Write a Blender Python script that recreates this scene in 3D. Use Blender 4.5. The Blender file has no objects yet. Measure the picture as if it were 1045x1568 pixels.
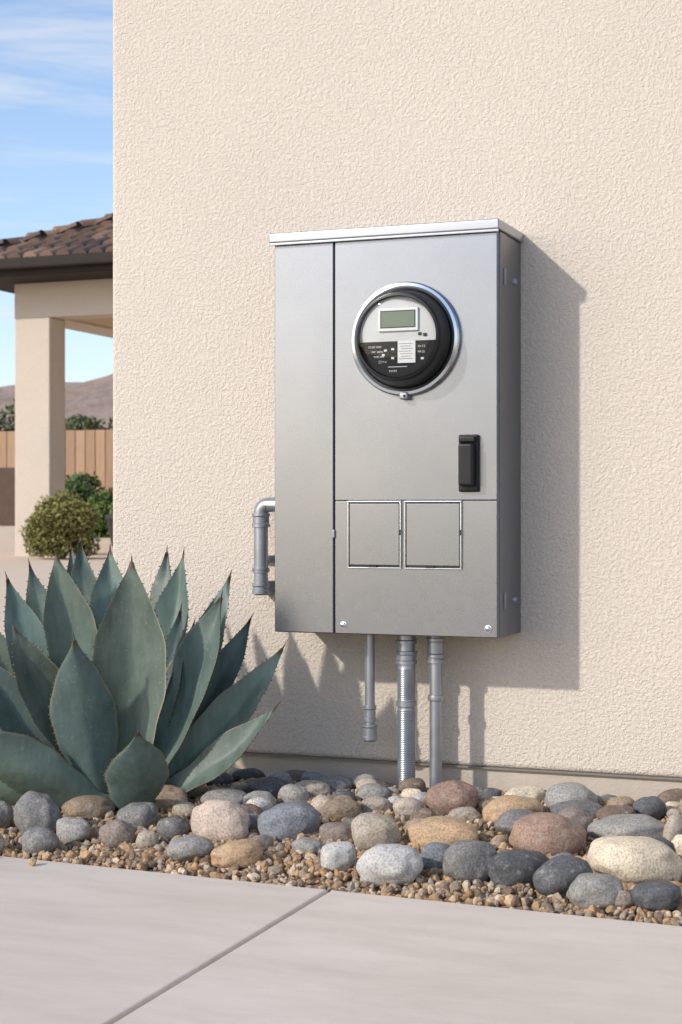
import bpy, bmesh, math, random
import numpy as np
from mathutils import Vector, Matrix, noise
random.seed(7); rng=np.random.default_rng(7)
scn=bpy.context.scene; col=scn.collection
scn.view_settings.view_transform='Standard'; scn.view_settings.look='None'; scn.view_settings.exposure=0

# ---------------------------------------------------------------- helpers
def link(o,parent=None):
    col.objects.link(o)
    if parent: o.parent=parent
    return o
def empty(name):
    o=bpy.data.objects.new(name,None); o.empty_display_size=.1; return link(o)
def mk(name,V,F,mats,parent=None,cols=None,smooth=False,midx=None):
    me=bpy.data.meshes.new(name); me.from_pydata([tuple(v) for v in V],[],[tuple(f) for f in F]); 
    if not isinstance(mats,(list,tuple)): mats=[mats]
    for m in mats: me.materials.append(m)
    if cols is not None:
        a=me.color_attributes.new("Col",'FLOAT_COLOR','POINT'); c=np.ones((len(V),4),dtype=np.float32); c[:,:3]=np.array(cols); a.data.foreach_set("color",c.ravel())
    if smooth: me.polygons.foreach_set("use_smooth",[True]*len(me.polygons))
    if midx is not None: me.polygons.foreach_set("material_index",midx)
    me.update(); return link(bpy.data.objects.new(name,me),parent)
def mk_tri(name,V,T,mat,cols=None,smooth=False,parent=None):
    V=np.asarray(V,dtype=np.float32); T=np.asarray(T,dtype=np.int32)
    me=bpy.data.meshes.new(name); me.vertices.add(len(V)); me.vertices.foreach_set("co",V.ravel())
    k=T.shape[1]; me.loops.add(T.size); me.loops.foreach_set("vertex_index",T.ravel())
    me.polygons.add(len(T)); me.polygons.foreach_set("loop_start",np.arange(0,T.size,k,dtype=np.int32))
    me.update(calc_edges=True)
    if cols is not None:
        a=me.color_attributes.new("Col",'FLOAT_COLOR','POINT'); c=np.ones((len(V),4),dtype=np.float32); c[:,:3]=cols; a.data.foreach_set("color",c.ravel())
    me.polygons.foreach_set("use_smooth",[smooth]*len(me.polygons))
    me.materials.append(mat); me.validate(); return link(bpy.data.objects.new(name,me),parent)
def box(name,x0,x1,y0,y1,z0,z1,mat,parent=None,bev=0,seg=2):
    bm=bmesh.new(); bmesh.ops.create_cube(bm,size=1)
    for v in bm.verts: v.co=Vector(((x0+x1)/2+v.co.x*(x1-x0),(y0+y1)/2+v.co.y*(y1-y0),(z0+z1)/2+v.co.z*(z1-z0)))
    if bev: bmesh.ops.bevel(bm,geom=bm.edges[:],offset=bev,segments=seg,profile=.6,affect='EDGES')
    me=bpy.data.meshes.new(name); bm.to_mesh(me); bm.free(); me.materials.append(mat)
    o=link(bpy.data.objects.new(name,me),parent)
    if bev:
        for p in me.polygons: p.use_smooth=True
        m=o.modifiers.new("wn",'WEIGHTED_NORMAL'); m.keep_sharp=False
    return o
def lathe_geo(prof,origin,axis='Z',seg=48):
    V=[];F=[];ox,oy,oz=origin
    for (r,h) in prof:
        for k in range(seg):
            a=2*math.pi*k/seg; p,q=r*math.cos(a),r*math.sin(a)
            if axis=='Z': V.append((ox+p,oy+q,oz+h))
            elif axis=='-Y': V.append((ox+p,oy-h,oz+q))
            elif axis=='X': V.append((ox+h,oy+p,oz+q))
    n=len(prof)
    for i in range(n-1):
        for k in range(seg):
            k2=(k+1)%seg; F.append((i*seg+k,i*seg+k2,(i+1)*seg+k2,(i+1)*seg+k))
    return V,F
def lathe(name,prof,origin,mat,axis='Z',seg=64,parent=None,smooth=True):
    V,F=lathe_geo(prof,origin,axis,seg); o=mk(name,V,F,mat,parent,smooth=smooth)
    bm=bmesh.new(); bm.from_mesh(o.data); bmesh.ops.recalc_face_normals(bm,faces=bm.faces[:])
    for e in bm.edges:
        if len(e.link_faces)==2 and e.calc_face_angle(0)>.6: e.smooth=False
    bm.to_mesh(o.data); bm.free(); return o
class N:
    def __init__(s,name):
        s.m=bpy.data.materials.new(name); s.m.use_nodes=True; s.t=s.m.node_tree; s.b=s.t.nodes["Principled BSDF"]; s.L=s.t.links.new
        s.co=s.t.nodes.new("ShaderNodeTexCoord").outputs["Object"]
    def set(s,**k):
        for a,v in k.items():
            a=a.replace('_',' '); i=s.b.inputs[a]
            if hasattr(v,'is_output'): s.L(v,i)
            else: i.default_value=(v+(1,)) if isinstance(v,tuple) and len(v)==3 else v
        return s
    def noise(s,scale,detail=3,rough=.5,vec=None,out="Fac"):
        n=s.t.nodes.new("ShaderNodeTexNoise"); n.inputs["Scale"].default_value=scale; n.inputs["Detail"].default_value=detail; n.inputs["Roughness"].default_value=rough
        s.L(vec or s.co,n.inputs["Vector"]); return n.outputs[out]
    def vor(s,scale,vec=None,out="Distance",feat='F1'):
        n=s.t.nodes.new("ShaderNodeTexVoronoi"); n.feature=feat; n.inputs["Scale"].default_value=scale; s.L(vec or s.co,n.inputs["Vector"]); return n.outputs[out]
    def map(s,scale=(1,1,1),vec=None):
        n=s.t.nodes.new("ShaderNodeMapping"); n.inputs["Scale"].default_value=scale; s.L(vec or s.co,n.inputs["Vector"]); return n.outputs[0]
    def ramp(s,fac,stops):
        n=s.t.nodes.new("ShaderNodeValToRGB"); e=n.color_ramp.elements
        while len(e)<len(stops): e.new(.5)
        for i,(p,c) in enumerate(stops):
            e[i].position=p; e[i].color=(c,c,c,1) if not isinstance(c,tuple) else c+(1,)
        s.L(fac,n.inputs[0]); return n.outputs[0]
    def math(s,op,a,b=0.):
        n=s.t.nodes.new("ShaderNodeMath"); n.operation=op
        for i,v in ((0,a),(1,b)):
            if hasattr(v,'is_output'): s.L(v,n.inputs[i])
            else: n.inputs[i].default_value=v
        return n.outputs[0]
    def mix(s,fac,a,b,mode='MIX'):
        n=s.t.nodes.new("ShaderNodeMix"); n.data_type='RGBA'; n.blend_type=mode
        for i,v in ((0,fac),(6,a),(7,b)):
            if hasattr(v,'is_output'): s.L(v,n.inputs[i])
            else: n.inputs[i].default_value=(v+(1,)) if isinstance(v,tuple) else v
        return n.outputs[2]
    def attr(s,name="Col"):
        n=s.t.nodes.new("ShaderNodeAttribute"); n.attribute_name=name; return n.outputs["Color"]
    def bump(s,h,strength=.5,dist=.01):
        n=s.t.nodes.new("ShaderNodeBump"); n.inputs["Strength"].default_value=strength; n.inputs["Distance"].default_value=dist
        s.L(h,n.inputs["Height"]); s.L(n.outputs[0],s.b.inputs["Normal"]); return s

# ---------------------------------------------------------------- materials
def stucco(name,colr,sc=1.0):
    n=N(name)
    big=n.noise(1.3,3,.6)
    c=n.mix(n.ramp(big,[(.35,0.),(.7,1.)]),colr,tuple(v*.94 for v in colr))
    lump=n.ramp(n.noise(135*sc,3,.62),[(.41,0.),(.59,1.)])
    grain=n.vor(220*sc)
    fine=n.noise(400*sc,1,.7)
    h=n.math('ADD',n.math('MULTIPLY',lump,.50),n.math('ADD',n.math('MULTIPLY',fine,.75),n.math('MULTIPLY',grain,-.6)))
    c=n.mix(n.ramp(fine,[(.32,.50),(.52,0.)]),c,tuple(v*.58 for v in colr))
    c=n.mix(n.ramp(lump,[(0,.24),(1,0.)]),c,tuple(v*.72 for v in colr))
    n.set(Base_Color=c,Roughness=.92); n.b.inputs["Specular IOR Level"].default_value=.2
    n.bump(h,.72,.0026/sc); return n.m
M_stucco=stucco("stucco_paint",(.715,.632,.535))
M_stucco2=stucco("stucco_paint_neighbour",(.64,.555,.465),.4)
n=N("foundation_concrete"); n.set(Base_Color=n.mix(n.noise(18,4),(.44,.375,.30),(.58,.51,.42)),Roughness=.9).bump(n.noise(160,4),.5,.003); M_found=n.m
n=N("screed_metal"); n.set(Base_Color=(.20,.18,.16),Roughness=.6); M_screed=n.m
def metal(name,c,rough,met=.75):
    n=N(name); g=n.noise(5,4,.6); st=n.noise(60,2,.5)
    cc=n.mix(n.ramp(g,[(.35,0.),(.7,.6)]),c,tuple(v*.84 for v in c))
    r=n.math('ADD',n.math('MULTIPLY',st,.05),n.math('ADD',n.math('MULTIPLY',g,.08),rough-.04))
    n.set(Base_Color=cc,Roughness=r,Metallic=met).bump(n.noise(2.2,1),.12,.004); return n.m
M_box=metal("cabinet_painted_metal",(.288,.302,.325),.245,.92)
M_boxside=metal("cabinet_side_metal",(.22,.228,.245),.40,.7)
M_cap=metal("cabinet_hood_metal",(.38,.395,.42),.32,.8)
M_chrome=metal("bright_trim",(.70,.75,.79),.18,1.0)
n=N("galvanised_conduit"); g=n.noise(30,4,.6); n.set(Base_Color=n.mix(g,(.28,.295,.32),(.43,.45,.475)),Roughness=n.math('ADD',n.math('MULTIPLY',g,.2),.27),Metallic=.75); M_cond=n.m
n=N("conduit_coupling"); g=n.noise(45,3); n.set(Base_Color=n.mix(g,(.25,.265,.29),(.36,.38,.41)),Roughness=.38,Metallic=.75); M_coup=n.m
n=N("black_plastic"); n.set(Base_Color=n.mix(n.noise(40,3),(.006,.006,.007),(.012,.012,.013)),Roughness=.38).bump(n.noise(500,2),.08,.001); n.b.inputs["Specular IOR Level"].default_value=.35; M_black=n.m
n=N("dark_gap"); n.set(Base_Color=(.02,.021,.023),Roughness=.6); M_gap=n.m
n=N("meter_face_light"); n.set(Base_Color=n.mix(n.noise(60,2),(.47,.485,.475),(.53,.545,.53)),Roughness=.5); M_face=n.m
n=N("meter_bezel"); n.set(Base_Color=(.66,.67,.65),Roughness=.4); M_bezel=n.m
n=N("lcd_screen"); n.set(Base_Color=n.mix(n.noise(50,1),(.12,.155,.105),(.15,.19,.13)),Roughness=.3); M_lcd=n.m
n=N("meter_print"); n.set(Base_Color=(.62,.64,.65),Roughness=.5); M_print=n.m
n=N("clear_cover"); nt=n.t; tr=nt.nodes.new("ShaderNodeBsdfTransparent"); gl=nt.nodes.new("ShaderNodeBsdfGlossy"); gl.inputs["Roughness"].default_value=.03
mx=nt.nodes.new("ShaderNodeMixShader"); fr=nt.nodes.new("ShaderNodeFresnel"); fr.inputs[0].default_value=1.28
nt.links.new(fr.outputs[0],mx.inputs[0]); nt.links.new(tr.outputs[0],mx.inputs[1]); nt.links.new(gl.outputs[0],mx.inputs[2]); nt.links.new(mx.outputs[0],nt.nodes["Material Output"].inputs[0]); M_glass=n.m

n=N("river_rock"); a=n.attr(); sp=n.noise(300,3,.7); blot=n.noise(28,4,.6); vein=n.noise(70,5,.7)
c=n.mix(n.ramp(blot,[(.35,0.),(.68,.8)]),a,n.mix(1.,a,(1.32,1.27,1.18),'MULTIPLY'))
c=n.mix(n.ramp(sp,[(.46,0.),(.60,.65)]),c,n.mix(1.,a,(.42,.41,.41),'MULTIPLY'))
c=n.mix(n.ramp(vein,[(.55,0.),(.70,.5)]),c,(.50,.465,.42))
n.set(Base_Color=c,Roughness=.72).bump(n.math('ADD',n.noise(120,3,.6),n.math('MULTIPLY',sp,.5)),.42,.003); M_rock=n.m
n=N("gravel_stone"); a=n.attr(); n.set(Base_Color=n.mix(n.ramp(n.noise(180,2),[(.4,0.),(.7,.6)]),a,n.mix(1.,a,(.55,.5,.48),'MULTIPLY')),Roughness=.88); M_gravel=n.m
n=N("agave_leaf"); a=n.attr(); bl=n.noise(16,4,.6); st=n.noise(9,3,.6,vec=n.map((6,6,1)));
c=n.mix(n.ramp(bl,[(.35,0.),(.7,.75)]),a,n.mix(1.,a,(1.5,1.42,1.5),'MULTIPLY'))
c=n.mix(n.ramp(st,[(.42,0.),(.7,.6)]),c,n.mix(1.,a,(.58,.66,.62),'MULTIPLY'))
c=n.mix(n.ramp(n.noise(120,3,.7),[(.60,0.),(.72,.5)]),c,(.25,.26,.19))
n.set(Base_Color=c,Roughness=.52).bump(n.math('ADD',bl,n.math('MULTIPLY',n.noise(90,3),.3)),.25,.006); M_agave=n.m
n=N("concrete_walk"); b1=n.noise(1.6,4,.62); b2=n.noise(9,4,.7,vec=n.map((.5,1.6,1))); f1=n.noise(420,3,.7)
c=n.mix(n.ramp(b1,[(.3,0.),(.7,1.)]),(.60,.525,.445),(.71,.635,.55))
c=n.mix(n.ramp(b2,[(.42,0.),(.72,.55)]),c,(.51,.435,.36))
c=n.mix(n.ramp(f1,[(.55,0.),(.75,.5)]),c,(.36,.31,.265))
n.set(Base_Color=c,Roughness=.85).bump(n.math('ADD',n.math('MULTIPLY',b2,.8),n.math('MULTIPLY',f1,.25)),.35,.003); M_conc=n.m
n=N("desert_ground"); sx=n.t.nodes.new("ShaderNodeSeparateXYZ"); n.L(n.co,sx.inputs[0])
v1=n.vor(60,out="Color"); bw=n.ramp(v1,[(.1,.0),(.9,1.)])
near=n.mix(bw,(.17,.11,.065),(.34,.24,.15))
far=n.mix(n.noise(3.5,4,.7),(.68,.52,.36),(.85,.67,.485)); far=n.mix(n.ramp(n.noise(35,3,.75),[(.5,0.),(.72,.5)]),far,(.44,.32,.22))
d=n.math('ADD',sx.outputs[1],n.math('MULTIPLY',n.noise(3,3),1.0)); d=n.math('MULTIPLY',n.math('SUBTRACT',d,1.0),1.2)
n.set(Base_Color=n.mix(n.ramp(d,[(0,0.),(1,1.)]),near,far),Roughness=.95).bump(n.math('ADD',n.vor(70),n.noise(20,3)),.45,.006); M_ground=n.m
n=N("asphalt"); n.set(Base_Color=n.mix(n.noise(80,3,.7),(.035,.034,.034),(.07,.068,.066)),Roughness=.9); M_asph=n.m
n=N("roof_tile"); a=n.attr(); n.set(Base_Color=n.mix(n.math('MULTIPLY',n.noise(5,4),.5),a,(.10,.07,.055)),Roughness=.85); M_tile=n.m
n=N("fascia_brown"); n.set(Base_Color=n.mix(n.noise(4,3),(.018,.014,.012),(.030,.023,.019)),Roughness=.7); n.b.inputs["Specular IOR Level"].default_value=.25; M_fascia=n.m
n=N("soffit_paint"); n.set(Base_Color=n.mix(n.noise(3,3),(.42,.31,.21),(.50,.38,.27)),Roughness=.8); M_soffit=n.m
n=N("fence_wood"); a=n.attr(); n.set(Base_Color=n.mix(n.ramp(n.noise(3,5,.7,vec=n.map((8,8,.6))),[(.3,0.),(.8,.6)]),a,(.20,.12,.07)),Roughness=.85); M_fence=n.m
n=N("block_wall_brown"); n.set(Base_Color=n.mix(n.noise(6,4),(.07,.045,.03),(.11,.07,.05)),Roughness=.9); M_dark=n.m
n=N("foliage"); a=n.attr(); n.set(Base_Color=a,Roughness=.6); n.b.inputs["Specular IOR Level"].default_value=.3; M_leaf=n.m
n=N("bark"); n.set(Base_Color=n.mix(n.noise(20,4),(.10,.07,.045),(.18,.13,.09)),Roughness=.9).bump(n.noise(40,3),.5,.01); M_bark=n.m
n=N("hill_rock"); c=n.mix(n.ramp(n.noise(.02,6,.65),[(.35,0.),(.65,1.)]),(.27,.19,.15),(.37,.28,.23)); c=n.mix(n.ramp(n.noise(.12,5,.7),[(.48,0.),(.66,.7)]),c,(.17,.15,.12))
n.set(Base_Color=c,Roughness=1.0).bump(n.noise(.06,6,.6),.8,4.0); M_hill=n.m

# ---------------------------------------------------------------- ground
def bed(y): return max(0,min(.05,.05*(y+.74)/.74))
def gz(x,y):
    if y<-.80: return -.06
    if y<-.73: return -.06+(.048)*(y+.80)/.07
    z=-.012+ (bed(y)+.012*min(1,(y+.73)/.3) if y<0 else .062*max(0,1-y/2.5))
    if x>-1.70 and y>-.13: z-=.024*min(1,(y+.13)/.09)
    t=min(1,max(0,(y-16)/11)); z+=.27*t*t*(3-2*t)
    if y>.5: z+=.012*noise.noise(Vector((x*.8,y*.8,0)))*min(1,(y-.5))
    return z
xs=[-1500,-900,-500,-250,-120,-70,-45,-32]+list(np.arange(-24,-4,.8))+list(np.arange(-4,0.6,.1))+[1,2,4,8,15,30,60,120,300,700,1500]
ys=[-1500,-700,-300,-100,-40,-15,-6,-3,-1.5,-.801]+[-.78,-.75,-.73]+list(np.arange(-.7,-.15,.1))+[-.13,-.1,-.07,-.04,-.01]+list(np.arange(.05,3,.1))+list(np.arange(3.05,34,.7))+[37,42,50,70,100,160,250,400,700,1500]
V=[(x,y,gz(x,y)) for y in ys for x in xs]; nx=len(xs)
F=[(j*nx+i,j*nx+i+1,(j+1)*nx+i+1,(j+1)*nx+i) for j in range(len(ys)-1) for i in range(nx-1)]
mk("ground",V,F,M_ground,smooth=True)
box("added_reflection_street",-120,120,-14.5,-5.2,-.058,-.05,M_asph)  # unseen street, added as dark ground for the cabinet front to reflect
box("kerb",-120,120,-5.19,-5.04,-.058,.06,M_found,bev=.02)

# concrete walkway: two slabs with tooled joint
def slab(name,pts,parent):
    bm=bmesh.new(); vs=[bm.verts.new((x,y,0)) for x,y in pts]; f=bm.faces.new(vs); 
    r=bmesh.ops.extrude_face_region(bm,geom=[f]); 
    for v in [g for g in r['geom'] if isinstance(g,bmesh.types.BMVert)]: v.co.z=-.1
    bmesh.ops.recalc_face_normals(bm,faces=bm.faces[:])
    ed=[e for e in bm.edges if e.verts[0].co.z>-.01 and e.verts[1].co.z>-.01]
    bmesh.ops.bevel(bm,geom=ed,offset=.005,segments=3,profile=.5,affect='EDGES')
    me=bpy.data.meshes.new(name); bm.to_mesh(me); bm.free(); me.materials.append(M_conc); return link(bpy.data.objects.new(name,me),parent)
walk=empty("concrete_walkway")
slab("slab_a",[(-.9025,-.731),(-5.0,-.528),(-5.0,-3.6),(-.862,-3.6)],walk)
slab("slab_b",[(-.8975,-.731),(-.857,-3.6),(4,-3.6),(4,-.974)],walk)
box("joint_filler",-.93,-.83,-3.59,-.735,-.09,-.012,M_screed,walk)

# ---------------------------------------------------------------- gravel
def ico(sub):
    bm=bmesh.new(); bmesh.ops.create_icosphere(bm,subdivisions=sub,radius=1); bm.verts.ensure_lookup_table()
    v=np.array([x.co[:] for x in bm.verts]); t=np.array([[q.index for q in fc.verts] for fc in bm.faces]); bm.free(); return v,t
iv,it=ico(2)
P=[]
def edge_y(x): return -.731-(x+.90)*.0495
def addp(nn,x0,x1,y0,y1,smin,smax,lift=0):
    for _ in range(nn):
        x=random.uniform(x0,x1); y=random.uniform(y0,y1)
        if y<edge_y(x)+.004: 
            if random.random()>.02 or y<edge_y(x)-.05: continue
            z=.002
        else: z=gz(x,y)
        if y>-.004 and x>-1.70: continue
        s=random.uniform(smin,smax)*(.7+.6*random.random()**2)
        P.append((x,y,z+s*.35+random.random()*lift,s))
addp(13000,-2.3,-.15,-.78,0,.0035,.0075,.006)
addp(3500,-2.3,-.15,-.76,-.45,.006,.0095,.006)
addp(4000,-3.4,-1.70,-.6,1.6,.005,.010,.003)
P=np.array(P); n_=len(P)
q=rng.normal(size=(n_,4)); q/=np.linalg.norm(q,axis=1,keepdims=True); w_,x_,y_,z_=q.T
R=np.stack([1-2*(y_**2+z_**2),2*(x_*y_-z_*w_),2*(x_*z_+y_*w_),2*(x_*y_+z_*w_),1-2*(x_**2+z_**2),2*(y_*z_-x_*w_),2*(x_*z_-y_*w_),2*(y_*z_+x_*w_),1-2*(x_**2+y_**2)],1).reshape(-1,3,3)
sc=np.stack([rng.uniform(.9,1.35,n_),rng.uniform(.7,1.05,n_),rng.uniform(.5,.85,n_)],1)*P[:,3:4]
jit=rng.uniform(.82,1.12,(n_,len(iv),1))
VV=np.einsum('nij,nkj->nki',R,iv[None]*jit*sc[:,None,:])+P[:,None,:3]
pal=np.array([(.43,.28,.155),(.36,.235,.13),(.51,.365,.22),(.29,.22,.15),(.22,.155,.105),(.56,.45,.33),(.48,.30,.15),(.38,.305,.23)])
cc=pal[rng.integers(0,len(pal),n_)]*rng.uniform(.75,1.2,(n_,1))
TT=(it[None]+np.arange(n_)[:,None,None]*len(iv)).reshape(-1,3)
mk_tri("gravel",VV.reshape(-1,3),TT,M_gravel,np.repeat(cc,len(iv),0))

# ---------------------------------------------------------------- river rocks (mm: x,y,z,width,height,colour)
RK="""-1498,-578,42,80,77,a;-1435,-666,21,62,42,a;-1418,-591,25,61,41,g;-1471,-450,34,94,43,b;-1612,-428,41,70,53,b;-1332,-599,27,60,47,m;-1348,-492,35,73,49,a;-1370,-359,43,91,49,b;-1263,-530,28,59,39,a;-1274,-598,21,38,29,t;-1184,-630,19,79,37,g;-1180,-517,42,104,71,p;-1303,-401,33,48,29,t;-1263,-316,42,91,39,g;-1093,-642,19,80,39,o;-1085,-568,22,42,29,m;-1074,-474,42,104,67,s;-1220,-234,49,86,43,d;-1143,-212,48,71,35,t;-1201,-312,41,58,35,g;-1213,-112,53,62,29,n;-1113,-168,52,67,38,a;-1025,-203,49,59,35,g;-1034,-342,43,67,45,b;-988,-291,42,57,34,t;-999,-174,47,28,23,g;-1007,-555,21,52,27,g;-931,-618,25,56,44,l;-986,-480,30,64,36,m;-911,-500,39,80,61,t;-926,-297,44,56,38,t;-968,-148,54,50,38,n;-863,-255,58,97,68,r;-830,-659,27,102,61,l;-864,-418,35,53,36,b;-810,-455,36,118,52,o;-782,-579,26,56,42,s;-824,-301,39,60,29,t;-716,-618,31,88,62,a;-828,-142,49,51,25,d;-802,-221,44,57,27,b;-742,-283,48,102,51,o;-754,-163,52,76,39,c;-718,-453,29,31,25,b;-709,-345,41,99,45,a;-640,-615,28,97,56,d;-642,-450,43,128,68,r;-672,-167,56,96,50,g;-642,-225,46,100,38,a;-566,-645,26,93,57,d;-624,-344,47,64,53,m;-585,-153,49,50,27,b;-533,-333,41,129,46,g;-575,-238,45,66,33,n;-481,-538,34,146,66,c;-511,-687,19,81,46,g;-470,-689,12,31,23,m;-427,-675,17,70,38,d;-525,-192,52,60,40,d;-460,-337,47,37,48,t;-431,-428,37,40,40,c;-1357,-168,49,62,29,d;-1313,-116,52,62,30,d;-1351,-265,43,48,31,b;-1235,-137,51,49,29,g;-446,-177,54,66,44,b;-1591,-566,33,67,56,g;-1517,-689,17,53,36,t"""
PAL=dict(a=(.17,.167,.162),g=(.275,.266,.245),b=(.30,.225,.15),m=(.24,.195,.168),t=(.40,.345,.275),p=(.51,.41,.34),o=(.45,.31,.185),s=(.175,.19,.21),d=(.09,.094,.10),n=(.19,.135,.10),r=(.30,.20,.15),l=(.45,.44,.42),c=(.59,.505,.38))
rocks=[]
for r in RK.split(';'):
    a=r.split(','); rocks.append((*[float(v)/1000 for v in a[:5]],a[5]))
keys=list('agbmtosdnglc')
tries=0
while len(rocks)<170 and tries<8000:
    tries+=1
    x=random.uniform(-1.72,-.25); y=-.05-.48*random.random()**1.2; w=random.uniform(.026,.062)
    if y>-.13 and -1.04<x<-.91: continue
    if x<-1.25 and y<-.3: continue
    if any((x-q[0])**2+(y-q[1])**2<(.40*(w+q[3]))**2 for q in rocks): continue
    rocks.append((x,y,gz(x,y)+w*.24,w,w*random.uniform(.5,.78),random.choice(keys)))
rv,rt=ico(5)
rv4,rt4=ico(4)
VV=[];TT=[];CC=[];off=0
for i,(x,y,z,w,h,k) in enumerate(rocks):
    dep=w*random.uniform(.62,.85)
    sd=Vector((i*7.31,i*3.7,i*1.9)); yaw=random.uniform(-.35,.35)+math.radians(21); roll=random.uniform(-.13,.13)
    vv,tt=(rv,rt) if w>.055 else (rv4,rt4)
    ex=random.uniform(.80,.98)
    pts=np.sign(vv)*np.abs(vv)**ex; 
    d=np.array([1+.22*noise.noise(Vector(p)*.9+sd)+.08*noise.noise(Vector(p)*2.2+sd) for p in vv])
    pts=pts*d[:,None]
    mxv=np.abs(pts).max(0); pts=pts/mxv*np.array([w/2*1.04,dep/2,h/2*1.14])
    cr,sr=math.cos(roll),math.sin(roll); px,pz=pts[:,0]*cr-pts[:,2]*sr, pts[:,0]*sr+pts[:,2]*cr
    cy,sy=math.cos(yaw),math.sin(yaw); X=px*cy-pts[:,1]*sy; Y=px*sy+pts[:,1]*cy
    yc=min(y,-.012-max(0,Y.max()))
    if x<-1.7: yc=y
    VV.append(np.stack([X+x,Y+yc,pz+z],1)); TT.append(tt+off); off+=len(vv)
    c=np.array(PAL[k])*random.uniform(.85,1.2); CC.append(np.repeat(c[None],len(vv),0))
mk_tri("river_rocks",np.concatenate(VV),np.concatenate(TT),M_rock,np.concatenate(CC),smooth=True)

# ---------------------------------------------------------------- house with stucco wall
house=empty("stucco_house")
box("wall",-1.677,3.2,0,5.0,.077,3.1,M_stucco,house,bev=.012,seg=4)
box("foundation",-1.662,3.19,.006,4.98,-.25,.0735,M_found,house)
box("weep_screed",-1.679,3.2,-.0025,.03,.0740,.0775,M_screed,house)
box("parapet_cap",-1.72,3.25,-.04,5.04,3.102,3.18,M_fascia,house,bev=.006)

# ---------------------------------------------------------------- electrical cabinet
cab=empty("electrical_service_cabinet")
X0,X1,Z0,Z1=-1.238,-.804,.334,1.064
box("body",X0+.001,X1,-.1565,0,Z0,Z1,M_boxside,cab,bev=.002)
box("side_cover_panel",X0,-1.1196,-.161,-.1568,Z0+.001,Z1,M_box,cab,bev=.0015)
box("door_gap_shade",-1.1196,-1.1161,-.1572,-.1569,Z0+.002,Z1,M_gap,cab)  # thin dark sheet behind the panel gap, painted stand-in for its shade
box("meter_cover_upper",-1.1161,X1-.001,-.161,-.1568,.5815,Z1,M_box,cab,bev=.0013)
box("lower_cover",-1.1161,X1-.001,-.1606,-.1568,Z0+.001,.5800,M_box,cab,bev=.0013)
for i,(a,b) in enumerate(((-1.0900,-.9850),(-.9790,-.8700))):
    box("breaker_door_gap_%d"%i,a+.001,b-.001,-.1609,-.1600,.4580,.5795,M_gap,cab)
    box("breaker_door_%d"%i,a+.0035,b-.0045,-.1632,-.1606,.4625,.5755,M_box,cab,bev=.001)
    box("breaker_trim_top_%d"%i,a,b,-.1655,-.1607,.5775,.5805,M_chrome,cab,bev=.0008)
    box("breaker_trim_bottom_%d"%i,a,b,-.1645,-.1607,.4565,.4585,M_chrome,cab,bev=.0006)
    box("breaker_trim_left_%d"%i,a,a+.0022,-.1645,-.1607,.4588,.5772,M_chrome,cab,bev=.0006)
    box("breaker_trim_right_%d"%i,b-.0028,b,-.1655,-.1607,.4588,.5772,M_chrome,cab,bev=.0008)
    box("door_catch_%d"%i,a+.040,a+.058,-.1665,-.1607,.4590,.4612,M_gap,cab,bev=.0004)
    box("door_pin_%d"%i,b-.0035,b-.0005,-.1672,-.1640,.518,.528,M_gap,cab,bev=.0004)
box("seam_latch",-1.1205,-1.1155,-.1655,-.157,.512,.527,M_coup,cab,bev=.0012)
# hood
box("hood",-1.246,-.7985,-.171,-.001,1.0645,1.083,M_cap,cab,bev=.003,seg=3)
box("hood_drip_edge",-1.2445,-.800,-.1695,-.1665,1.0600,1.0648,M_cap,cab,bev=.0008)
# side seam and bolts
box("side_flange",X1-.0005,X1+.0022,-.150,-.108,Z0+.002,Z1-.001,M_boxside,cab,bev=.0008)
box("side_seam",X1-.0003,X1+.0008,-.1075,-.1045,Z0+.003,Z1-.001,M_gap,cab)
box("hinge_a",X1+.002,X1+.005,-.128,-.118,.97,1.00,M_coup,cab,bev=.001)
box("hinge_b",X1+.002,X1+.005,-.128,-.118,.385,.415,M_coup,cab,bev=.001)
for i,zz in enumerate((.985,.398)):
    lathe("side_bolt_%d"%i,[(.0001,.0075),(.0045,.0070),(.0062,.0045),(.0066,0)],(X1,-.055,zz),M_coup,'X',20,cab)
def screw(nm,x,z):
    lathe(nm,[(.0065,0),(.0065,.0008),(.0050,.001),(.0047,.0038),(.0036,.0046),(.0001,.0048)],(x,-.161,z),M_chrome,'-Y',24,cab)
    box(nm+"_slot",x-.0030,x+.0030,-.1662,-.1656,z-.0006,z+.0006,M_gap,cab)
screw("cover_screw_a",-1.099,.351); screw("cover_screw_b",-.8213,.351)
# black handle
box("handle_base",-.8745,-.8375,-.170,-.161,.596,.699,M_black,cab,bev=.0035,seg=3)
box("handle_grip",-.8700,-.8420,-.188,-.169,.606,.683,M_black,cab,bev=.0055,seg=4)
box("handle_hinge",-.8712,-.8408,-.180,-.169,.6845,.6955,M_black,cab,bev=.003,seg=3)

# ---------------------------------------------------------------- meter
met=empty("electricity_meter"); mc=(-.9762,-.161,.875)
lathe("clamp_ring",[(.1005,0),(.1035,.004),(.1040,.009),(.1015,.013),(.0965,.0145),(.0925,.013),(.0895,.010),(.0890,.002)],mc,M_chrome,'-Y',96,met)
lathe("meter_base",[(.0890,.004),(.0880,.014),(.0835,.019),(.0815,.026),(.0810,.040),(.0800,.049),(.0780,.0530),(.0740,.0535),(.0730,.050),(.0725,.047)],mc,M_black,'-Y',96,met)
fy=mc[1]-.0470
def disc(nm,r,y,mat,seg=96):
    V=[(mc[0],y,mc[2])]+[(mc[0]+r*math.cos(2*math.pi*k/seg),y,mc[2]+r*math.sin(2*math.pi*k/seg)) for k in range(seg)]
    return mk(nm,V,[(0,1+(i+1)%seg,1+i) for i in range(seg)],mat,met)
disc("face_plate",.0727,fy,M_face)
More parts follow.
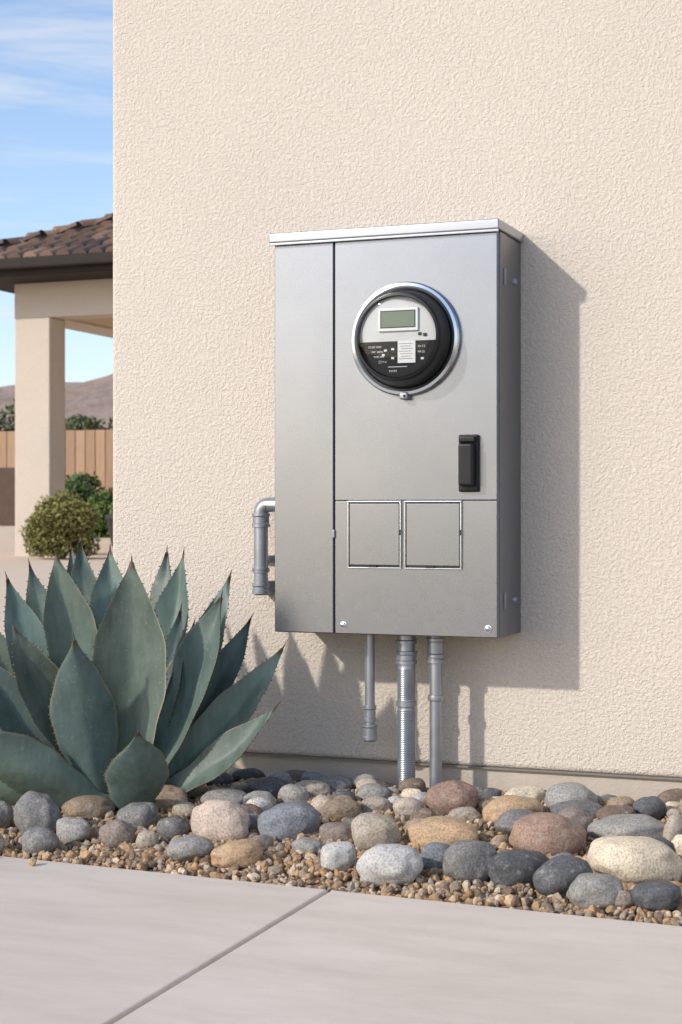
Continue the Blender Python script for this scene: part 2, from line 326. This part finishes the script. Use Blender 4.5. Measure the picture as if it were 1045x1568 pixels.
def seg_poly(nm,r,zc,y,mat):
    a0=math.asin(zc/r); n_=40; A=[math.pi-a0+(2*a0+math.pi)*i/n_ for i in range(n_+1)]
    V=[(mc[0]+r*math.cos(a),y,mc[2]+r*math.sin(a)) for a in A]
    return mk(nm,V,[tuple(range(len(V)))],mat,met)
n=N("meter_face_dark"); n.set(Base_Color=(.010,.011,.013),Roughness=.5); n.b.inputs["Specular IOR Level"].default_value=.15; M_fdark=n.m
seg_poly("face_lower",.0722,-.008,fy-.0012,M_fdark)
def mb(nm,x0,x1,z0,z1,d,th,mat,bev=0): return box(nm,mc[0]+x0,mc[0]+x1,fy-d-th,fy-d,mc[2]+z0,mc[2]+z1,mat,met,bev)
mb("lcd_bezel",-.0365,.0395,.0100,.0520,.0003,.0040,M_bezel,.0012)
mb("lcd_frame",-.0320,.0350,.0155,.0470,.0041,.0004,M_gap)
mb("lcd_screen",-.0300,.0330,.0175,.0450,.0046,.0003,M_lcd)
mb("spec_label",.0005,.0340,-.0475,-.0075,.0015,.0008,M_print,.0002)
mb("button_a",.0390,.0450,.0015,.0065,.0003,.002,M_black,.0008); mb("button_b",.0485,.0550,-.0005,.0050,.0003,.002,M_black,.0008)
for k in range(7): mb("label_row_%d"%k,.003+.002*(k%3),.029-.003*(k%2),-.0135-.0045*k,-.0125-.0045*k,.0024,.0002,M_screed)
def txt(nm,b,x,z,size):
    cu=bpy.data.curves.new(nm,'FONT'); cu.body=b; cu.size=size; cu.extrude=.0001; cu.materials.append(M_print)
    o=bpy.data.objects.new(nm,cu); o.location=(mc[0]+x,fy-.0016,mc[2]+z); o.rotation_euler=(math.pi/2,0,0); link(o,met)
txt("print_a","CL200 240V",-.056,-.0190,.0050); txt("print_b","3W  60Hz",-.050,-.0280,.0052); txt("print_c","TYPE AMI",-.046,-.0370,.0048)
txt("print_d","Kh 7.2",.0385,-.0200,.0052); txt("print_e","FM 2S",.0385,-.0300,.0052); txt("print_f","0 0 0 0",-.016,-.0630,.0052); txt("print_g","[ ] = o",-.036,-.0460,.0056)
for i,(x,z) in enumerate(((-.030,-.034),(-.012,-.024),(-.012,-.040),(.044,-.042),(-.026,-.026))):
    mb("print_mark_%d"%i,x,x+.0055,z,z+.0038,.0014,.0002,M_print)
mb("lower_rule",-.018,.018,-.0545,-.0535,.0014,.0002,M_print)
lathe("clear_cover",[(.0740,.053),(.0738,.057),(.0725,.0610),(.0690,.0635),(.0620,.0648),(.030,.0660),(.0001,.0665)],mc,M_glass,'-Y',96,met)
box("ring_clasp",mc[0]-.008,mc[0]+.008,-.179,-.161,mc[2]-.1105,mc[2]-.0985,M_coup,met,bev=.003,seg=3)
box("ring_seal",mc[0]+.001,mc[0]+.004,-.1815,-.1792,mc[2]-.107,mc[2]-.102,M_gap,met,bev=.0006)

# ---------------------------------------------------------------- conduits
def coupler(z0,z1,r,R):
    return [(r,z0),(R,z0+.0005),(R,z0+.006),(R-.0015,z0+.008),(R-.0015,z1-.008),(R,z1-.006),(R,z1-.0005),(r,z1)]
def make(name,prof,x,y):
    return lathe(name,prof,(x,y,0),M_cond,'Z',48)
r=.0095; p=[(.0001,.126),(.0115,.126),(.0125,.129)]+coupler(.129,.160,r,.0150)+coupler(.163,.194,r,.0125)+[(r,.194),(r,.337)]
o=make("conduit_pipe",p,-1.077,-.08)
r=.0168; p=[(r,-.03)]
def ribs(p,z,z1):
    while z<z1:
        p+=[(r+.0002,z+.0011),(r-.0003,z+.0023)]; z+=.0034
ribs(p,-.03,.190)
p+=[(r,.195),(.0192,.196),(.0192,.205),(r,.206)]; ribs(p,.207,.268)
p+=[(r,.274)]+coupler(.275,.300,r,.0205)+[(.0165,.301),(.0165,.312)]+coupler(.313,.337,.0165,.0195)
o=make("conduit_pipe",p,-1.004,-.08)
r=.0118; p=[(r,-.03)]+[(r,.208),(.0145,.209),(.0152,.214),(.0145,.219),(r,.220)]+coupler(.279,.296,r,.0165)+[(.0155,.297),(.0155,.318)]+coupler(.319,.337,.0140,.0165)
make("conduit_pipe",p,-.946,-.08)
# side elbow conduit
ex,ey=-1.318,-.045; R=.0145; br=.0165
path=[(X0+.004,.574),(ex+br,.574)]
for k in range(9):
    a=math.pi/2*k/8; path.append((ex+br-br*math.sin(a),.574-br+br*math.cos(a)))
path.append((ex,.540))
V=[];F=[]
seg=32
for i,(x,z) in enumerate(path):
    a=path[max(0,i-1)]; b=path[min(len(path)-1,i+1)]; t=Vector((b[0]-a[0],0,b[1]-a[1])).normalized(); nrm=Vector((0,1,0)).cross(t)
    for k in range(seg):
        q=2*math.pi*k/seg; v=Vector((x,ey,z))+nrm*(R*math.cos(q))+Vector((0,1,0))*(R*math.sin(q)); V.append(v)
for i in range(len(path)-1):
    for k in range(seg): F.append((i*seg+k,(i+1)*seg+k,(i+1)*seg+(k+1)%seg,i*seg+(k+1)%seg))
el=mk("conduit_elbow",V,F,M_cond,smooth=True)
lathe("riser",[(.0001,.397),(.013,.397)]+coupler(.399,.421,.0140,.0175)+[(.0140,.423),(.0140,.440)]+coupler(.441,.451,.0140,.0172)+[(.0140,.452),(.0140,.525)]+coupler(.530,.558,.0140,.0178)+[(.0142,.559)],(ex,ey,0),M_cond,'Z',40,el)
lathe("locknut",[(.0125,0),(.0195,.001),(.0195,.008),(.0125,.009)],(X0-.010,ey,.574),M_coup,'X',8,el,smooth=False)
box("wall_strap",ex-.022,ex+.022,-.0165,-.001,.462,.474,M_coup,el,bev=.002)
box("riser_entry",ex-.0125,ex+.0125,ey,.003,.399,.424,M_coup,el,bev=.004,seg=3)

# ---------------------------------------------------------------- agave
LV="""A,-1412,-400,471,-1453,-351,101,128;B,-1474,-494,336,-1482,-384,74,112;C,-1302,-223,441,-1416,-307,145,75;C2,-1279,-310,405,-1411,-330,106,116;D,-1199,-215,308,-1413,-314,80,76;E,-1287,-163,357,-1405,-290,131,60;F,-1170,-311,213,-1396,-334,66,64;G,-1322,-542,188,-1417,-386,47,104;H,-1661,-416,439,-1539,-368,146,82;I,-1676,-315,460,-1546,-344,191,68;J,-1588,-365,480,-1509,-349,181,94;K,-1598,-263,505,-1515,-327,227,66;K2,-1634,-234,492,-1525,-320,225,54;L,-1534,-260,488,-1486,-321,239,80;M,-1434,-221,484,-1445,-305,227,62;N,-1378,-263,482,-1432,-316,193,74;O,-1734,-391,370,-1556,-362,121,76;P,-1677,-465,299,-1544,-381,94,92;Q,-1636,-578,196,-1474,-386,57,100;R,-1692,-535,125,-1515,-386,49,72;S,-1750,-451,230,-1550,-373,87,76;T,-1363,-171,378,-1408,-285,178,58;U,-1622,-455,353,-1521,-375,124,88"""
AV=[];AF=[];AC=[]
axis=Vector((-1.468,-.335,0))
prof=[(0,.62),(.12,.62),(.3,.82),(.45,.98),(.55,1.0),(.66,.92),(.78,.68),(.88,.38),(.95,.15),(1,.03)]
def pf(s):
    for (a,b),(c,d) in zip(prof,prof[1:]):
        if s<=c:
            t=(s-a)/(c-a); return b+(d-b)*t
    return .03
def pfs(s): return (pf(max(0,s-.03))+pf(s)+pf(min(1,s+.03)))/3
def leaf(base,tip,width,seed,front,scale_th=1):
    rd=random.Random(seed)
    mid=(base+tip)/2; out=Vector((mid.x-axis.x,mid.y-axis.y,0)); L=(tip-base).length
    if out.length>1e-4: out.normalize()
    lean=math.hypot(tip.x-base.x,tip.y-base.y)/L
    side=(tip-base).normalized().cross(Vector((0,0,1)))
    c=mid+Vector((0,0,-1))*L*.11*lean+out*L*.05+side*L*rd.uniform(-.04,.04)
    cam=Vector((.30,-.95,.10))
    inward=Vector((-out.x*.6,-out.y*.6,.9))
    nf=cam*(1.0)+inward*(.50 if not front else -.35)+Vector((rd.uniform(-.34,.34),0,0))
    NS=44
    vs=[-1,-.965,-.9,-.75,-.55,-.3,-.1,0,.1,.3,.55,.75,.9,.965,1]
    tint=rd.uniform(-.012,.016)
    b0=len(AV); base_col=np.array((.108+tint,.158+tint*.5,.132-tint*.6))*rd.uniform(.66,1.25); sgn=1 if not front else -.55
    ph=rd.uniform(0,6); foldk=rd.uniform(.36,.52)
    rings=[]
    for i in range(NS+1):
        s=i/NS; p=base*(1-s)**2+c*2*s*(1-s)+tip*s*s; T=((c-base)*2*(1-s)+(tip-c)*2*s).normalized()
        W=T.cross(nf).normalized(); Nn=W.cross(T).normalized()
        if Nn.dot(nf)<0: Nn=-Nn
        hw=width/2*pfs(s)*(1+.025*math.sin(s*26+ph)); fold=(foldk-.12*s)
        th=.012*(1-s)+.0025
        fr=[];bk=[]
        for v in vs:
            pos=p+W*v*hw+Nn*(sgn*fold*hw*(abs(v)**1.35)+.003*math.sin(s*11+ph+v*2))
            fr.append(pos); bk.append(pos-Nn*sgn/abs(sgn)*(th*(1-v*v)**.5 if abs(v)<1 else 0))
        rings.append((fr,bk,hw,W,Nn,T,s))
    nv=len(vs)
    for (fr,bk,hw,W,Nn,T,s) in rings:
        for row in (fr,bk):
            for j,q in enumerate(row):
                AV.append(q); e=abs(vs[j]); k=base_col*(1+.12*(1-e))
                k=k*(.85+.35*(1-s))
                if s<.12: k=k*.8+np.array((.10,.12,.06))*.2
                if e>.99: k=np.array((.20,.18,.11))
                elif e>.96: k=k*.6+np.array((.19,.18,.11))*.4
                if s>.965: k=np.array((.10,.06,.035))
                AC.append(k)
    st=2*nv
    for i in range(NS):
        a=b0+i*st; b=a+st
        for j in range(nv-1):
            AF.append((a+j,a+j+1,b+j+1,b+j)); AF.append((a+nv+j+1,a+nv+j,b+nv+j,b+nv+j+1))
        AF.append((a,b,b+nv,a+nv)); AF.append((a+nv-1,a+2*nv-1,b+2*nv-1,b+nv-1))
    s=.14
    while s<.93:
        i=int(s*NS); fr,bk,hw,W,Nn,T,_=rings[i]
        for side,idx in ((-1,0),(1,nv-1)):
            q=fr[idx]; b=len(AV); h=rd.uniform(.0022,.0038); 
            AV.extend([q-T*.0018,q+T*.0018,q+Nn*.0012,q+W*side*h+T*rd.uniform(-.001,.002)])
            AC.extend([np.array((.13,.085,.05))]*3+[np.array((.07,.035,.02))]); AF.extend([(b,b+1,b+3),(b+1,b+2,b+3),(b+2,b,b+3)])
        s+=rd.uniform(.028,.045)
    fr,bk,hw,W,Nn,T,_=rings[-1]; b=len(AV); q=tip-T*.004
    for k in range(6):
        a=k*math.pi/3; AV.append(q+W*.0022*math.cos(a)+Nn*.0022*math.sin(a)); AC.append(np.array((.06,.032,.02)))
    AV.append(q+T*.020); AC.append(np.array((.03,.018,.012)))
    for k in range(6): AF.append((b+k,b+(k+1)%6,b+6))
for i,r in enumerate(LV.split(';')):
    a=r.split(','); v=[float(q)/1000 for q in a[1:]]
    leaf(Vector((v[3],v[4],v[5]-.03)),Vector(v[0:3]),v[6]*1.06,i+1,a[0] in('G','Q','R','B'))
for i in range(7):
    a=math.radians(20+i*25); rr=.10+.03*(i%2); tip=Vector((axis.x+rr*math.cos(a)*1.1,axis.y+rr*math.sin(a),.38-.03*(i%3)))
    leaf(Vector((axis.x+.03*math.cos(a),axis.y+.03*math.sin(a),.08)),tip,.06,40+i,False)
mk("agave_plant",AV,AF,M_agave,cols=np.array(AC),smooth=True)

# ---------------------------------------------------------------- background: patio house
ph=empty("patio_house")
box("column",-11.82,-11.29,15.57,15.97,-.1,3.10,M_stucco2,ph,bev=.02)
box("front_beam",-11.82,-3.0,15.57,15.97,3.10,3.55,M_stucco2,ph)
box("side_beam",-11.82,-11.29,15.975,27,3.101,3.549,M_stucco2,ph)
box("porch_ceiling",-11.28,-3.0,15.98,27,3.13,3.16,M_soffit,ph)
box("rear_column",-9.2,-8.7,26.6,27.0,-.1,3.10,M_stucco2,ph,bev=.02)
box("house_body",-8.6,-3.0,19.0,27.0,-.1,3.12,M_stucco2,ph)
ex0,ey0=-12.35,14.9; pz=3.75; pitch=.43
box("soffit",ex0,-3.0,ey0+.03,28,3.552,3.60,M_fascia,ph)
box("fascia",ex0-.03,-3.0,ey0-.03,ey0+.025,3.56,3.74,M_fascia,ph)
box("gutter",ex0-.10,-3.0,ey0-.14,ey0-.035,3.62,3.755,M_fascia,ph,bev=.02)
box("side_fascia",ex0-.03,ex0+.02,ey0+.03,28,3.56,3.74,M_fascia,ph)
K=5.0
mk("roof_deck",[(ex0-.05,ey0-.08,pz),(-3,ey0-.08,pz),(-3,ey0+K,pz+K*pitch),(ex0+K,ey0+K,pz+K*pitch),(ex0-.05,28,pz),(ex0+K,28,pz+K*pitch),(-3,28,pz+K*pitch)],[(0,1,2,3),(4,0,3,5),(3,2,6,5)],M_fascia,ph)
V=[];F=[];C=[]
tc=[(.21,.125,.08),(.14,.09,.065),(.30,.19,.13),(.17,.11,.085),(.10,.07,.06)]
def tile(p0,p1,side,up,r):
    b=len(V); c=np.array(random.choice(tc))*random.uniform(.8,1.2)
    for p,rr,dz in ((p0,r*1.08,.035),(p1,r*.9,.0)):
        for k in range(8):
            a=math.pi*k/7; V.append(p+side*(rr*math.cos(a))+up*(rr*math.sin(a)*.8+dz)); C.append(c)
    for k in range(7): F.append((b+k,b+k+1,b+9+k,b+8+k))
    F.append(tuple(b+k for k in range(7,-1,-1)))
up=Vector((0,-pitch,1)).normalized()
row=0; k=-.1
while k<K-.3:
    x=ex0+max(k,0)+.08
    while x<-3:
        tile(Vector((x,ey0+k,pz+k*pitch)),Vector((x,ey0+k+.40,pz+(k+.40)*pitch)),Vector((1,0,0)),up,.10); x+=.235
    yy=ey0+max(k,0)+.08
    while yy<27.8:
        tile(Vector((ex0+k,yy,pz+k*pitch)),Vector((ex0+k+.40,yy,pz+(k+.40)*pitch)),Vector((0,-1,0)),Vector((-pitch,0,1)).normalized(),.10); yy+=.235
    k+=.34; row+=1
k=-.05
while k<K-.3:
    tile(Vector((ex0+k,ey0+k,pz+k*pitch+.03)),Vector((ex0+k+.3,ey0+k+.3,pz+(k+.3)*pitch+.03)),Vector((.707,-.707,0)),Vector((0,0,1)),.12); k+=.25
mk("roof_tiles",V,F,M_tile,ph,cols=np.array(C))

# fence
V=[];F=[];C=[]
def vbox(x0,x1,y0,y1,z0,z1,c):
    b=len(V)
    for z in (z0,z1):
        for (x,y) in ((x0,y0),(x1,y0),(x1,y1),(x0,y1)): V.append((x,y,z)); C.append(c)
    F.extend([(b,b+1,b+5,b+4),(b+1,b+2,b+6,b+5),(b+2,b+3,b+7,b+6),(b+3,b,b+4,b+7),(b+4,b+5,b+6,b+7)])
x=-34.
while x<-6:
    c=np.array((.42,.27,.165))*random.uniform(.78,1.15); vbox(x,x+.245,31.0,31.03,0,2.50+random.uniform(-.01,.01),c); x+=.27
vbox(-34,-6,31.035,31.09,.6,.7,np.array((.3,.18,.1))); vbox(-34,-6,31.035,31.09,1.9,2.0,np.array((.3,.18,.1)))
mk("wooden_fence",V,F,M_fence,cols=np.array(C))
box("garden_wall",-34,-19.1,27.5,27.8,0,1.52,M_dark,None,bev=.02)

# foliage generator
def foliage(name,blobs,nn,size,c0,c1,trunk=None,parent=None):
    pts=[];cs=[]
    tot=sum(b[1]**2 for b in blobs)
    for (cx,cy,cz),r in blobs:
        m=int(nn*r*r/tot); d=rng.normal(size=(m,3)); d/=np.linalg.norm(d,axis=1,keepdims=True)
        rad=r*(1-.55*rng.random(m)**2.2)
        lump=np.array([1+.28*noise.noise(Vector(q)*2.3+Vector((cx,cy,cz))) for q in d])
        p=np.array([cx,cy,cz])+d*(rad*lump)[:,None]*np.array([1,1,.85])
        t=np.clip((rad/r-.5)*1.6,0,1)*rng.uniform(.6,1.1,m); t*= .55+.45*(d[:,2]*.5+.5)  # self-shade painted into leaf colour: darker inside and under each blob
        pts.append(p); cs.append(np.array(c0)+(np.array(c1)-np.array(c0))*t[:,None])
    p=np.concatenate(pts); cs=np.concatenate(cs)*rng.uniform(.75,1.25,(len(p),1)); m=len(p)
    a=rng.normal(size=(m,3)); a/=np.linalg.norm(a,axis=1,keepdims=True); b=np.cross(a,rng.normal(size=(m,3))); b/=np.linalg.norm(b,axis=1,keepdims=True)
    s=size*rng.uniform(.6,1.3,(m,1))
    Q=np.stack([p-a*s,p+b*s*.45,p+a*s,p-b*s*.45],1).reshape(-1,3); T=np.arange(m*4).reshape(-1,4)
    keep=np.repeat(p[:,2]>.01,4); 
    if not keep.all():
        idx=p[:,2]>.01; Q=Q[keep]; cs=cs[idx]; T=np.arange(len(Q)).reshape(-1,4)
    return mk_tri(name,Q,T,M_leaf,np.repeat(cs,4,0),parent=parent)
def limb(name,p0,p1,r0,r1,parent):
    V=[];d=(Vector(p1)-Vector(p0)).normalized(); u=d.orthogonal().normalized(); w=d.cross(u)
    for i in range(5):
        t=i/4; p=Vector(p0).lerp(Vector(p1),t)+u*(.04*math.sin(t*3))*(Vector(p1)-Vector(p0)).length*.5; r=r0+(r1-r0)*t
        for k in range(8): a=k*math.pi/4; V.append(p+u*r*math.cos(a)+w*r*math.sin(a))
    return mk(name,V,[(i*8+k,i*8+(k+1)%8,(i+1)*8+(k+1)%8,(i+1)*8+k) for i in range(4) for k in range(8)],M_bark,parent,smooth=True)
def shrub(cx,cy,r,n_=7,c0=(.025,.035,.012),c1=(.20,.21,.065),cnt=9000,size=.028,zf=1.0):
    e=empty("shrub")
    bl=[((cx,cy,r*.72*zf),r*.74)]
    for i in range(n_):
        a=i*6.283/n_+random.uniform(-.3,.3); bl.append(((cx+r*.48*math.cos(a),cy+r*.48*math.sin(a),r*random.uniform(.55,1.0)*zf),r*random.uniform(.32,.46)))
        bl.append(((cx+r*.52*math.cos(a+.4),cy+r*.52*math.sin(a+.4),r*.30),r*random.uniform(.28,.36)))
    bl.append(((cx+.1*r,cy,r*1.22*zf),r*.36)); bl.append(((cx-.25*r,cy-.1*r,r*1.12*zf),r*.33))
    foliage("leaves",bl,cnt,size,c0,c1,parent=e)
    for i in range(5):
        a=i*1.257; limb("stem_%d"%i,(cx,cy,-.05),(cx+r*.5*math.cos(a),cy+r*.5*math.sin(a),r*.8),.02,.008,e)
    return e
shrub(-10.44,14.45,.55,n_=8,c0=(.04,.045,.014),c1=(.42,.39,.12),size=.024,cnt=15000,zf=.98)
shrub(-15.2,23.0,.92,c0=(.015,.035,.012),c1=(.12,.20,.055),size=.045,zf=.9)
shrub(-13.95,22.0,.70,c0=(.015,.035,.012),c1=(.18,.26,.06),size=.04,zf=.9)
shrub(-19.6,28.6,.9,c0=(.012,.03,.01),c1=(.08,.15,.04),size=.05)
pot=lathe("flower_pot",[(.0001,0),(.20,0),(.28,.42),(.30,.44),(.30,.50),(.26,.50),(.24,.40),(.0001,.40)],(-12.0,18.9,0.02),M_gap,'Z',28)
# tree mass behind fence
e=empty("distant_trees")
bl=[]
for i in range(26):
    x=-46+i*1.5+random.uniform(-.5,.5); r=random.uniform(1.1,1.9); bl.append(((x,50+random.uniform(-3,3),2.2+random.uniform(.1,1.2)),r))
foliage("crowns",bl,45000,.13,(.02,.035,.014),(.19,.21,.09),parent=e)
for i in range(12): x=-45+i*3; limb("trunk_%d"%i,(x,50,-.2),(x+.4,50,2.6),.14,.06,e)

# hills
xs=np.linspace(-1200,500,120); ys=np.linspace(420,1000,50); V=[]
for y in ys:
    for x in xs:
        env=math.exp(-((y-690)/150)**2)
        r=67+13*math.sin((x+390)/105)+9*noise.fractal(Vector((x/90,y/230,3.1)),1.0,2.0,5)
        V.append((x,y,-6+max(0,env*r)+5*noise.fractal(Vector((x/30,y/40,1)),1.,2.,4)*env))
nx=len(xs); F=[(j*nx+i,j*nx+i+1,(j+1)*nx+i+1,(j+1)*nx+i) for j in range(len(ys)-1) for i in range(nx-1)]
mk("hills",V,F,M_hill,smooth=True)

# ---------------------------------------------------------------- light
travel=Vector((.115,.163,-.108)).normalized()
sl=bpy.data.lights.new("sun",'SUN'); sl.energy=2.95; sl.angle=math.radians(1.5); sl.color=(1.0,.94,.855)
so=link(bpy.data.objects.new("sun",sl)); so.rotation_euler=travel.to_track_quat('-Z','Y').to_euler(); so.location=(-5,-8,8)
w=bpy.data.worlds.new("World"); scn.world=w; w.use_nodes=True; nt=w.node_tree; bg=nt.nodes["Background"]; bg.inputs[1].default_value=.15
sky=nt.nodes.new("ShaderNodeTexSky"); sky.sky_type='NISHITA'; sky.sun_disc=False
sky.sun_elevation=math.asin(-travel.z); sky.sun_rotation=math.radians(215.2); sky.air_density=1.0; sky.dust_density=.9; sky.ozone_density=1.3
tcn=nt.nodes.new("ShaderNodeTexCoord"); mp=nt.nodes.new("ShaderNodeMapping"); mp.inputs["Scale"].default_value=(1,1,8.5); mp.inputs["Location"].default_value=(.35,.2,-.75)
nz=nt.nodes.new("ShaderNodeTexNoise"); nz.inputs["Scale"].default_value=3.6; nz.inputs["Detail"].default_value=7; nz.inputs["Roughness"].default_value=.6; nz.inputs["Distortion"].default_value=.3
rp=nt.nodes.new("ShaderNodeValToRGB"); rp.color_ramp.elements[0].position=.51; rp.color_ramp.elements[1].position=.74; rp.color_ramp.elements[1].color=(.8,.8,.8,1)
gn=nt.nodes.new("ShaderNodeMix"); gn.data_type='RGBA'; gn.blend_type='MULTIPLY'; gn.inputs[0].default_value=1; gn.inputs[7].default_value=(1.36,1.35,1.44,1)
mx=nt.nodes.new("ShaderNodeMix"); mx.data_type='RGBA'; mx.inputs[7].default_value=(5.8,5.9,6.1,1)
Lk=nt.links.new; Lk(tcn.outputs["Generated"],mp.inputs[0]); Lk(mp.outputs[0],nz.inputs["Vector"]); Lk(nz.outputs["Fac"],rp.inputs[0]); Lk(rp.outputs[0],mx.inputs[0]); Lk(sky.outputs[0],gn.inputs[6]); Lk(gn.outputs[2],mx.inputs[6]); Lk(mx.outputs[2],bg.inputs[0])

# ---------------------------------------------------------------- camera
cam=bpy.data.cameras.new("camera"); co=link(bpy.data.objects.new("camera",cam)); scn.camera=co
co.location=(0,-3,.56); co.rotation_euler=(math.radians(90),0,math.radians(21.25))
cam.sensor_fit='HORIZONTAL'; cam.sensor_width=36; cam.lens=86.8; cam.clip_end=5000; cam.clip_start=.05
cam.dof.use_dof=True; cam.dof.focus_distance=3.0; cam.dof.aperture_fstop=20
